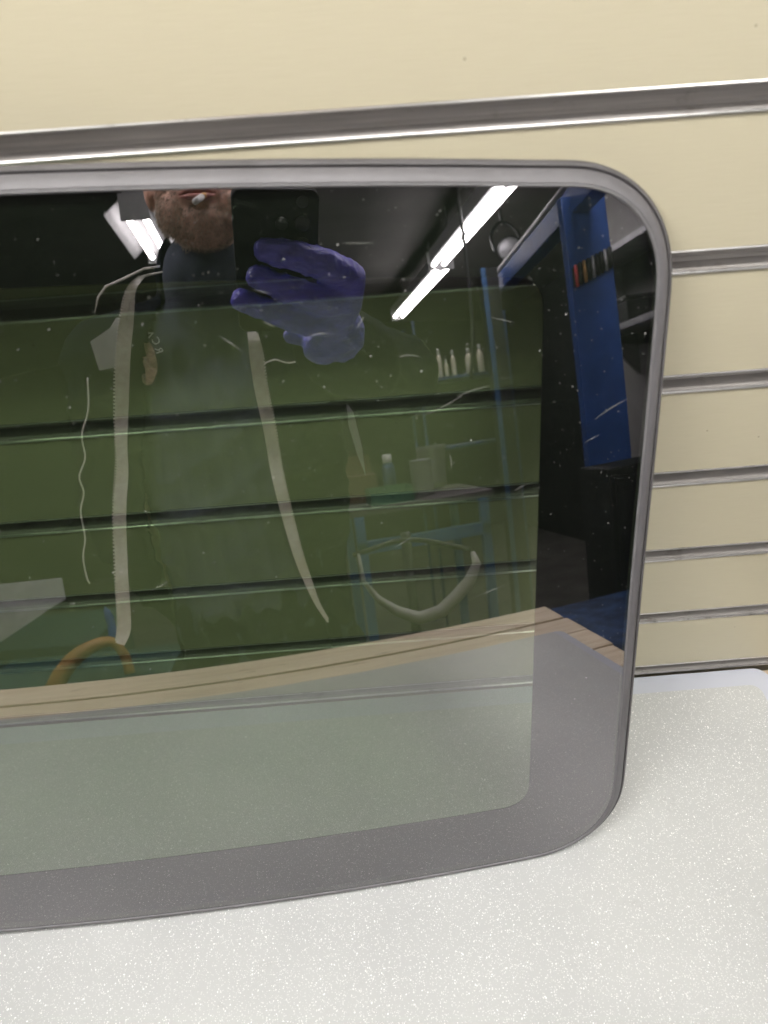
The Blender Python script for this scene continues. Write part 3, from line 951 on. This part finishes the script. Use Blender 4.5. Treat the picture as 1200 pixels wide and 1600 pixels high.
def flat_patch(name, pts, mat, parent, th=0.002):
    p = np.array(pts, float); n = len(p)
    nrm = np.cross(p[1] - p[0], p[2] - p[0]); nrm /= np.linalg.norm(nrm)
    v = np.vstack([p, p + nrm * th])
    f = [tuple(range(n)), tuple(reversed(range(n, 2 * n)))] + [(i, n + i, n + (i + 1) % n, (i + 1) % n) for i in range(n)]
    return mk(name, v, f, mat, parent)
flat_patch('lining_flap', [(-0.2402, -0.668, 0.54), (-0.2285, -0.668, 0.5333), (-0.2532, -0.682, 0.4731), (-0.2773, -0.682, 0.4703), (-0.2814, -0.672, 0.5103), (-0.2516, -0.670, 0.526)], M['patch'], jac)
flat_patch('lining_flap', [(0.0696, -0.690, 0.388), (0.0785, -0.690, 0.3718), (0.0851, -0.692, 0.3161), (0.0853, -0.694, 0.2714), (0.0763, -0.692, 0.3062), (0.0685, -0.690, 0.3513)], M['patch'], jac)
glove = blob('glove', hand_ells(0.0), 0.0021, M['glove'], person, smooth=12)
folds(glove, 0.00085, 11, 6.0, False)
# gather at the finger tips of the glove
for k in ('index', 'middle', 'ring'):
    a, b = FING[k][3], FING[k][2]
    d = (a - b) / np.linalg.norm(a - b)
    tube('glove_tip', [a - d * 0.004, a + d * 0.006, a + d * 0.0105], [0.0118, 0.0108, 0.0060], M['glove'], glove, 12)
# shirt print: oval emblem with letters round it (mirrored by the glass)
emb = []
EC = np.array((-0.2245, -0.6985, 0.487))
for i in range(24):
    w = 2 * math.pi * i / 24
    emb.append(EC + np.array((0.0175 * math.cos(w), -0.006 * math.sin(w), 0.0345 * math.sin(w) + 0.004 * math.cos(w))))
def letter(ch, c, size, rot, parent):
    cu = bpy.data.curves.new('letter', 'FONT'); cu.body = ch; cu.size = size; cu.extrude = 0.0003
    cu.align_x = 'CENTER'; cu.align_y = 'CENTER'
    o = bpy.data.objects.new('letter', cu); col.objects.link(o)
    dg = bpy.context.evaluated_depsgraph_get()
    me = bpy.data.meshes.new_from_object(o.evaluated_get(dg))
    bpy.data.objects.remove(o); bpy.data.curves.remove(cu)
    me.materials.clear(); me.materials.append(M['white'])
    o = bpy.data.objects.new('letter', me); col.objects.link(o)
    o.parent = parent
    # text lies in x-z, facing +y (towards the glass): local x -> -X
    base = Matrix(((-1, 0, 0, 0), (0, 0, 1, 0), (0, 1, 0, 0), (0, 0, 0, 1)))
    o.matrix_local = Matrix.Translation(Vector(np.array(c) - wloc(parent))) @ base @ Matrix.Rotation(rot, 4, 'Z')
# put the print on the shirt's own front surface
sv = np.empty(len(shirt.data.vertices) * 3); shirt.data.vertices.foreach_get('co', sv); sv = sv.reshape(-1, 3) + wloc(shirt)
def on_shirt(x, z):
    s = sv[(np.abs(sv[:, 0] - x) < 0.009) & (np.abs(sv[:, 2] - z) < 0.009)]
    return s[:, 1].max() if len(s) else -0.72
emb2 = [np.array((e[0], on_shirt(e[0], e[2]) + 0.0025, e[2])) for e in emb]
cen = np.array((EC[0], on_shirt(EC[0], EC[2]) + 0.003, EC[2]))
em = mk('emblem', np.vstack([emb2, [cen]]), [(i, (i + 1) % 24, 24) for i in range(24)], M['pinkish'], shirt)
for ch, x, z, r in (('R', -0.2010, 0.5020, 0.45), ('C', -0.2035, 0.5165, 0.25), ('M', -0.2130, 0.5290, -0.05)):
    letter(ch, (x, on_shirt(x, z) + 0.004, z), 0.0165, r + 0.9, em)

# -- phone and cigarette
phone = thing('mobile_phone', 'black mobile phone held upright in the blue glove, mirrored in the glass', 'phone', tuple(ph(-0.016, -0.06, -0.006)))
lp = round_rect(-0.0565, 0.0245, -0.128, 0.020, 0.009, 6)
def ph_slab(name, loop, c0, c1, mat, parent):
    n = len(loop)
    cen = np.mean(np.array(loop), 0)
    ins = [tuple(np.array(p) + (cen - np.array(p)) / np.linalg.norm(cen - np.array(p)) * 0.0012) for p in loop]
    v = [ph(x, y, c0) for x, y in ins] + [ph(x, y, c0 + 0.0012) for x, y in loop] + [ph(x, y, c1 - 0.0012) for x, y in loop] + [ph(x, y, c1) for x, y in ins]
    f = [tuple(range(n)), tuple(reversed(range(3 * n, 4 * n)))]
    for k in range(3):
        for i in range(n):
            f.append((k * n + i, (k + 1) * n + i, (k + 1) * n + (i + 1) % n, k * n + (i + 1) % n))
    return mk(name, v, f, mat, parent)
ph_slab('case', lp, -0.0125, -0.0022, M['phone'], phone)
ph_slab('screen', round_rect(-0.0535, 0.0215, -0.125, 0.017, 0.007, 6), -0.0131, -0.01255, M['lensglass'], phone)
for (a, b, r) in ((0.0085, -0.011, 0.0075), (0.0085, -0.031, 0.0068), (-0.011, -0.011, 0.0060), (0.0085, 0.0095, 0.0055)):
    rm = lathe('camera_ring', [(r * 0.78, 0), (r, 0), (r, 0.0011), (r * 0.8, 0.0011)], ph(a, b, -0.0021), M['lensrim'], phone, 24, CF)
    lathe('lens', [(r * 0.76, 0), (r * 0.76, 0.0006)], ph(a, b, -0.0020), M['lensglass'], rm, 24, CF)

cig = thing('cigarette', 'short white cigarette between the lips of the bearded person', 'cigarette', (HX, -0.594, 0.674))
c0, c1 = np.array((HX + 0.010, -0.600, 0.6735)), np.array((HX - 0.001, -0.557, 0.6480))
tube('paper', [c0 + (c1 - c0) * 0.35, c1], 0.0041, M['white'], cig, 14)
tube('filter', [c0, c0 + (c1 - c0) * 0.349], 0.0041, M['brass'], cig, 14)

# ------------------------------------------------------------------ fluorescent fixtures: the mirrored ones, and unseen ones added for light
def fixture(x, y0, y1, label, z=1.35, hood=True, across=None):
    t = thing('fluorescent_fixture', label, 'ceiling light', (x, (y0 + y1) / 2, z + 0.09), 'fluorescent tube fixtures on the ceiling')
    box('housing', (x - 0.045, y0, z + 0.022), (x + 0.045, y1, z + 0.10), M['hood'], t, bev=0.006)
    for s in (-1, 1):
        tb = tube('tube', [(x + s * 0.034, y0 + 0.03, z), (x + s * 0.034, y1 - 0.03, z)], 0.013, M['tube'], t, 8)
        for yy, d in ((y0, 1), (y1, -1)):
            tube('tube_cap', [(x + s * 0.034, yy + d * 0.008, z), (x + s * 0.034, yy + d * 0.029, z)], 0.0142, M['cap'], t, 12)
    for yy in (y0, y1):
        box('end_plate', (x - 0.06, yy - 0.004, z - 0.022), (x + 0.06, yy + 0.004, z + 0.09), M['hood'], t, bev=0.001)
    if hood:
        for s in (-1, 1):
            v = [(x + s * 0.046, y0, z + 0.075), (x + s * 0.046, y1, z + 0.075), (x + s * 0.125, y1, z + 0.005), (x + s * 0.125, y0, z + 0.005)]
            v += [(a + s * 0.002, b, c + 0.003) for a, b, c in v]
            mk('reflector', v, [(0, 1, 2, 3), (7, 6, 5, 4), (0, 4, 5, 1), (2, 6, 7, 3), (1, 5, 6, 2), (0, 3, 7, 4)], M['hood'], t)
    tube('ceiling_rod', [(x, y0 + 0.3, z + 0.10), (x, y0 + 0.3, z + 0.26)], 0.005, M['cap'], t, 8)
    tube('ceiling_rod', [(x, y1 - 0.3, z + 0.10), (x, y1 - 0.3, z + 0.26)], 0.005, M['cap'], t, 8)
    if across is not None:          # runs along the wall instead of away from it
        t.rotation_euler = (0, 0, math.pi / 2)
        t.location = (x, across, z + 0.09)
    return t
fixture(1.12, -3.56, -2.06, 'longer-looking near twin-tube light running up behind the glove in the glass', hood=False)
fixture(1.175, -5.09, -3.58, 'far twin-tube light at the lower end of the bright row', hood=False)
fixture(1.05, -1.96, -0.46, 'unseen twin-tube light added above the right end of the bench to extend the row', hood=False)  # added and unseen: carries the right row on, gives fill light
fixture(-0.95, -1.70, -0.20, 'unseen twin-tube light added above the left end of the bench as side light', hood=False)  # added and unseen: sends side light to the wall behind the pane
fixture(-0.48, -2.98, -2.40, 'white-hooded tube light beside the bearded chin')
fixture(-0.15, -0.75, 0.75, 'unseen white-hooded tube light added straight above the bench to light the person', z=1.22, across=-0.40)  # added and unseen: brightens face and glove from the front

# ------------------------------------------------------------------ workshop things mirrored behind the person
fr = thing('lifting_gantry', 'tall blue steel column with a sloping-looking blue top beam in the corner of the glass', 'gantry', (1.10, -1.76, FLOOR))
box('column', (1.012, -1.735, FLOOR), (1.182, -1.70, 1.04), M['blue'], fr, bev=0.004)
vv_, ff_ = box_vf((-0.035, -0.5, 0), (0.035, 1.20, 0.085), 0.004)
dirv = np.array((0.14, -1.0)); dirv /= np.linalg.norm(dirv)
vv_ = np.array([(1.068 + q[0] * -dirv[1] + q[1] * dirv[0], -1.60 + q[0] * dirv[0] + q[1] * dirv[1], 0.985 + q[2]) for q in vv_])
mk('beam', vv_, ff_, M['blue'], fr)
tube('conduit', [(0.975, -1.10, 1.092), (1.213, -2.80, 1.092)], 0.014, M['steel'], fr, 10)
rail = thing('tool_rail', 'dark tool strip fixed across the blue column with red and brass handles', 'tool rack', (1.08, -1.69, 0.79))
def sk(x, z):   # strip rises to the right
    return z + (x - 1.02) * 0.36
v = [(1.020, -1.699, 0.735), (1.178, -1.699, sk(1.178, 0.735)), (1.178, -1.699, sk(1.178, 0.800)), (1.020, -1.699, 0.800)]
v += [(a, -1.690, c) for a, b, c in v]
mk('strip', v, [(0, 3, 2, 1), (4, 5, 6, 7), (0, 1, 5, 4), (2, 3, 7, 6), (1, 2, 6, 5), (0, 4, 7, 3)], M['black'], rail)
for i in range(9):
    x = 1.028 + i * 0.0168
    m = [M['red'], M['black'], M['brass'], M['black'], M['steel'], M['black'], M['black'], M['steel'], M['black']][i]
    tube('tool_handle', [(x, -1.684, sk(x, 0.730)), (x, -1.684, sk(x, 0.770)), (x, -1.684, sk(x, 0.803))], [0.0055, 0.0068, 0.0050], m, rail, 8)

def shelf(z, y0, y1, label):
    t = thing('wall_shelf', label, 'shelf', (1.75, (y0 + y1) / 2, z - 0.1))
    box('board', (1.53, y0, z), (1.749, y1, z + 0.028), M['steel'], t, bev=0.003)
    for y in (y0 + 0.06, y1 - 0.06):
        v = [(1.748, y - 0.012, z - 0.001), (1.56, y - 0.012, z - 0.001), (1.748, y - 0.012, z - 0.20)]
        v += [(a, b + 0.024, c) for a, b, c in v]
        mk('bracket', v, [(0, 1, 2), (5, 4, 3), (0, 3, 4, 1), (1, 4, 5, 2), (0, 2, 5, 3)], M['greywall'], t)
shelf(0.985, -2.58, -1.85, 'upper grey shelf on the grey wall, right of the blue column')
shelf(0.640, -2.52, -1.85, 'lower grey shelf with a black box on it, right of the blue column')
bb = thing('storage_box', 'black box standing on the lower grey shelf', 'box', (1.64, -2.38, 0.6685))
box('body', (1.56, -2.46, 0.6685), (1.73, -2.22, 0.765), M['black'], bb, bev=0.006)
box('lid', (1.555, -2.465, 0.7652), (1.735, -2.215, 0.785), M['black'], bb, bev=0.004)

post = thing('steel_post', 'thin bright-blue post standing full height beside the round lamp', 'post', (1.17, -2.79, FLOOR))
box('shaft', (1.095, -2.82, FLOOR + 0.012), (1.185, -2.75, 1.10), M['dark'], post, bev=0.003)  # darker side of the blue post, its shade put into the colour
box('blue_face', (1.092, -2.749, FLOOR + 0.012), (1.118, -2.742, 1.10), M['blue2'], post, bev=0.001)
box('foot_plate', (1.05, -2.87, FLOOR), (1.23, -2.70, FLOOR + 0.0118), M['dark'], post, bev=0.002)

lamp = thing('work_lamp', 'round grey unlit work lamp in a black bracket under the dark ceiling', 'lamp', (1.38, -3.05, 1.25))
lathe('shell', [(0.02, -0.10), (0.050, -0.08), (0.072, -0.02), (0.075, 0.0), (0.068, 0.002)], (1.38, -3.0, 1.25), M['black'], lamp, 24, (-0.2, 1, -0.25))
lathe('glass', [(0.066, 0.003), (0.056, 0.012), (0.03, 0.02), (0.004, 0.022)], (1.38, -3.0, 1.25), M['steel'], lamp, 24, (-0.2, 1, -0.25))
tube('bracket', [(1.30, -3.03, 1.25), (1.30, -3.06, 1.36), (1.38, -3.08, 1.43), (1.46, -3.06, 1.36), (1.46, -3.03, 1.25)], 0.010, M['black'], lamp, 8, n=20)
tube('stem', [(1.38, -3.08, 1.43), (1.38, -3.08, 1.60)], 0.012, M['black'], lamp, 8)
lead = tube('hanging_lead', [(0.97, -2.6, 1.60), (0.972, -2.6, 1.2), (0.965, -2.605, 0.8), (0.93, -2.62, 0.55)], 0.009, M['black'], None, 8, loc=(0.97, -2.6, 1.6), n=20)
tag(lead, 'black lead hanging from the ceiling across the far end of the tube lights', 'cable')

bs = thing('bottle_shelf', 'dim steel rack carrying a row of pale bottles between lead and blue post', 'shelf', (1.08, -3.3, FLOOR))
box('board', (0.80, -3.42, 0.60), (1.36, -3.14, 0.618), M['dkblue'], bs, bev=0.002)
box('board', (0.80, -3.42, 0.20), (1.36, -3.14, 0.218), M['dkblue'], bs, bev=0.002)
for x in (0.80, 1.345):
    for y in (-3.42, -3.155):
        box('upright', (x, y, FLOOR), (x + 0.015, y + 0.015, 0.95), M['dkblue'], bs, bev=0.001)
blabels = ['leftmost short pale bottle of the row on the rack', 'tall thin pale bottle second in the row on the rack', 'small pale bottle third in the row on the rack',
           'pale bottle fourth in the row on the rack', 'wide tall white bottle near the blue post', 'tallest white bottle next to the blue post', 'short white bottle right against the blue post']
for i, (x, h, r) in enumerate([(0.895, 0.10, 0.016), (0.945, 0.165, 0.015), (0.985, 0.10, 0.012), (1.030, 0.15, 0.014), (1.125, 0.150, 0.022), (1.195, 0.165, 0.019), (1.262, 0.115, 0.015)]):
    t = thing('bottle', blabels[i], 'bottle', (x, -3.19, 0.618), 'pale bottles on the rack')
    lathe('body', [(r * 0.9, 0), (r, 0.006), (r, h * 0.62), (r * 0.4, h * 0.80)], (x, -3.19, 0.6182), M['cream'], t, 16)
    lathe('cap', [(r * 0.42, h * 0.801), (r * 0.42, h * 0.99), (r * 0.36, h)], (x, -3.19, 0.6182), M['white'], t, 12)

wb = thing('metal_workbench', 'light-blue steel workbench with clutter, low behind the person', 'workbench', (0.55, -2.5, FLOOR))
box('top', (0.22, -2.80, 0.0), (0.86, -2.28, 0.03), M['floor'], wb, bev=0.003)
box('rail', (0.24, -2.305, -0.165), (0.83, -2.27, -0.110), M['blue2'], wb, bev=0.003)
for x in (0.24, 0.79):
    for y in (-2.305, -2.78):
        box('leg', (x, y, FLOOR), (x + 0.04, y + 0.035, -0.0003), M['blue2'], wb, bev=0.003)
t = thing('crate', 'green plastic crate on the light-blue workbench', 'crate', (0.42, -2.42, 0.03))
box('base', (0.33, -2.50, 0.0302), (0.52, -2.34, 0.036), M['green'], t)
for a, b in (((0.33, -2.50, 0.0362), (0.52, -2.494, 0.10)), ((0.33, -2.346, 0.0362), (0.52, -2.34, 0.085)), ((0.33, -2.4938, 0.0362), (0.336, -2.3462, 0.10)), ((0.514, -2.4938, 0.0362), (0.52, -2.3462, 0.10))):
    box('side', a, b, M['green'], t)
t = thing('tin_can', 'pale open tin standing behind the green crate', 'tin', (0.60, -2.5, 0.03))
lathe('body', [(0.05, 0), (0.052, 0.004), (0.05, 0.012), (0.05, 0.16), (0.052, 0.164)], (0.60, -2.5, 0.0302), M['greywall'], t, 20)
lathe('lid', [(0.047, 0.1642), (0.047, 0.168)], (0.60, -2.5, 0.0302), M['steel'], t, 20)
t = thing('carton', 'brown cardboard carton on the workbench with its flap up', 'carton', (0.30, -2.62, 0.03))
box('body', (0.24, -2.70, 0.0302), (0.40, -2.55, 0.16), M['brown'], t, bev=0.002)
box('flap', (0.24, -2.712, 0.1602), (0.40, -2.702, 0.25), M['brown'], t)
t = thing('spray_can', 'light blue spray can with white cap by the carton', 'spray can', (0.47, -2.62, 0.03))
lathe('body', [(0.028, 0), (0.031, 0.004), (0.031, 0.15), (0.018, 0.17)], (0.47, -2.62, 0.0302), M['dkblue'], t, 18)
lathe('cap', [(0.022, 0.1702), (0.022, 0.205), (0.018, 0.21)], (0.47, -2.62, 0.0302), M['white'], t, 18)
t = thing('paper_sheet', 'curled white paper sheet propped on the back of the workbench', 'paper', (0.70, -2.72, 0.03))
v, f = [], []
for i in range(8):
    s = i / 7
    for x in (0.64, 0.79):
        v.append((x, -2.76 + 0.05 * s * s - 0.01 * math.sin(s * 3), 0.0305 + 0.22 * s))
for i in range(7):
    f.append((2 * i, 2 * i + 1, 2 * i + 3, 2 * i + 2))
o = mk('leaf', v, f, M['greywall'], t, True); s_ = o.modifiers.new('t', 'SOLIDIFY'); s_.thickness = 0.0008

LOOP = [(0.10, -1.054, 0.08), (0.1029, -1.0537, 0.017), (0.1277, -1.0463, -0.0262), (0.1648, -1.037, -0.0611), (0.2103, -1.0267, -0.0839), (0.2599, -1.0187, -0.0748), (0.2984, -1.0147, -0.0435), (0.3297, -1.011, -0.0113), (0.3474, -1.0099, 0.0228), (0.3412, -1.0137, 0.05)]
lo = tube('hose_loop', LOOP, [0.003, 0.005, 0.008, 0.012, 0.015, 0.016, 0.015, 0.013, 0.010, 0.005], M['hose'], None, 12, loc=(0.21, -1.03, -0.09))
tag(lo, 'pale grey hose hanging in a U-shaped loop beside the person', 'hose')
rk = thing('hose_stand', 'dark stand carrying the pale U-shaped hose', 'stand', (0.22, -1.10, FLOOR))
tube('rod', [(0.22, -1.12, FLOOR + 0.02), (0.22, -1.12, 0.10)], 0.012, M['black'], rk, 10)
tube('arm', [(0.09, -1.06, 0.078), (0.22, -1.105, 0.085), (0.338, -1.016, 0.056)], 0.006, M['black'], rk, 8, n=12)
lathe('foot', [(0.14, 0), (0.14, 0.01), (0.03, 0.025)], (0.22, -1.12, FLOOR), M['black'], rk, 20)

st = thing('stool', 'teal cabinet-like stool under the orange hoop, low left in the glass', 'stool', (-0.56, -1.33, FLOOR))
box('seat', (-0.86, -1.50, -0.24), (-0.36, -1.16, -0.20), M['teal'], st, bev=0.008)
for x in (-0.84, -0.42):
    for y in (-1.48, -1.22):
        box('leg', (x, y, FLOOR), (x + 0.04, y + 0.04, -0.2402), M['teal'], st, bev=0.003)
OR = [(-0.6374, -1.206, -0.1923), (-0.6199, -1.2156, -0.1636), (-0.5877, -1.2294, -0.1294), (-0.5496, -1.242, -0.1074), (-0.5127, -1.2515, -0.0994), (-0.4922, -1.2548, -0.1081), (-0.475, -1.2532, -0.1426), (-0.4689, -1.2474, -0.1880)]
oh = tube('orange_hoop', OR, [0.022, 0.021, 0.020, 0.017, 0.014, 0.012, 0.012, 0.013], M['orange'], None, 12, loc=(-0.55, -1.24, -0.2), n=30)
tag(oh, 'orange plastic hoop handle standing on the teal stool', 'handle')
tb = thing('side_cabinet', 'teal metal cabinet far left with a white panel leaning on top', 'cabinet', (-1.0, -1.75, FLOOR))
box('body', (-1.30, -2.05, FLOOR), (-0.66, -1.60, -0.20), M['teal'], tb, bev=0.006)
box('door', (-1.27, -1.5998, FLOOR + 0.06), (-0.69, -1.585, -0.23), M['teal'], tb, bev=0.004)
wp = tag(mk('white_panel', np.vstack([[(-0.96, -1.535, -0.19), (-0.80, -1.545, -0.10), (-0.74, -1.558, -0.065), (-0.70, -1.565, -0.045), (-0.70, -1.565, 0.02), (-0.96, -1.535, 0.02)],
     [(-0.96, -1.541, -0.19), (-0.80, -1.551, -0.10), (-0.74, -1.564, -0.065), (-0.70, -1.571, -0.045), (-0.70, -1.571, 0.02), (-0.96, -1.541, 0.02)]]),
     [(0, 1, 2, 3, 4, 5), (11, 10, 9, 8, 7, 6)] + [(i, 6 + i, 6 + (i + 1) % 6, (i + 1) % 6) for i in range(6)], M['patch'], loc=(-0.8, -1.55, -0.19)),
     'pale lilac-grey board with a cut slanting edge, low left in the glass', 'board')
rag = blob('blue_rag', [((-0.592, -1.585, -0.15), (0.014, 0.012, 0.06)), ((-0.588, -1.580, -0.19), (0.020, 0.014, 0.05)), ((-0.60, -1.585, -0.11), (0.008, 0.010, 0.03))], 0.006, M['blue'], None, loc=(-0.59, -1.58, -0.2), smooth=2)
tag(rag, 'blue rag hanging behind the end of the left zip tape', 'rag')

ch = thing('tool_chest', 'worn dark-blue tool chest beyond the plank ends, lower right of the glass', 'tool chest', (0.92, -1.28, FLOOR))
box('body', (0.62, -1.46, FLOOR), (1.30, -1.02, -0.315), M['dkblue'], ch, bev=0.006)
box('lid', (0.61, -1.47, -0.3148), (1.31, -1.01, -0.290), M['dkblue'], ch, bev=0.006)
for i in range(3):
    d = box('drawer', (0.64, -1.0198, FLOOR + 0.05 + i * 0.18), (1.28, -1.008, FLOOR + 0.21 + i * 0.18), M['dkblue'], ch, bev=0.003)
    tube('handle', [(0.85, -1.003, FLOOR + 0.17 + i * 0.18), (1.07, -1.003, FLOOR + 0.17 + i * 0.18)], 0.006, M['steel'], d, 8)
cb = thing('black_cabinet', 'black cabinet standing in front of the foot of the blue column', 'cabinet', (1.13, -1.58, FLOOR))
box('body', (0.96, -1.68, FLOOR), (1.42, -1.49, 0.12), M['dark'], cb, bev=0.006)
box('door', (0.98, -1.4898, FLOOR + 0.06), (1.40, -1.478, 0.09), M['dark'], cb, bev=0.004)
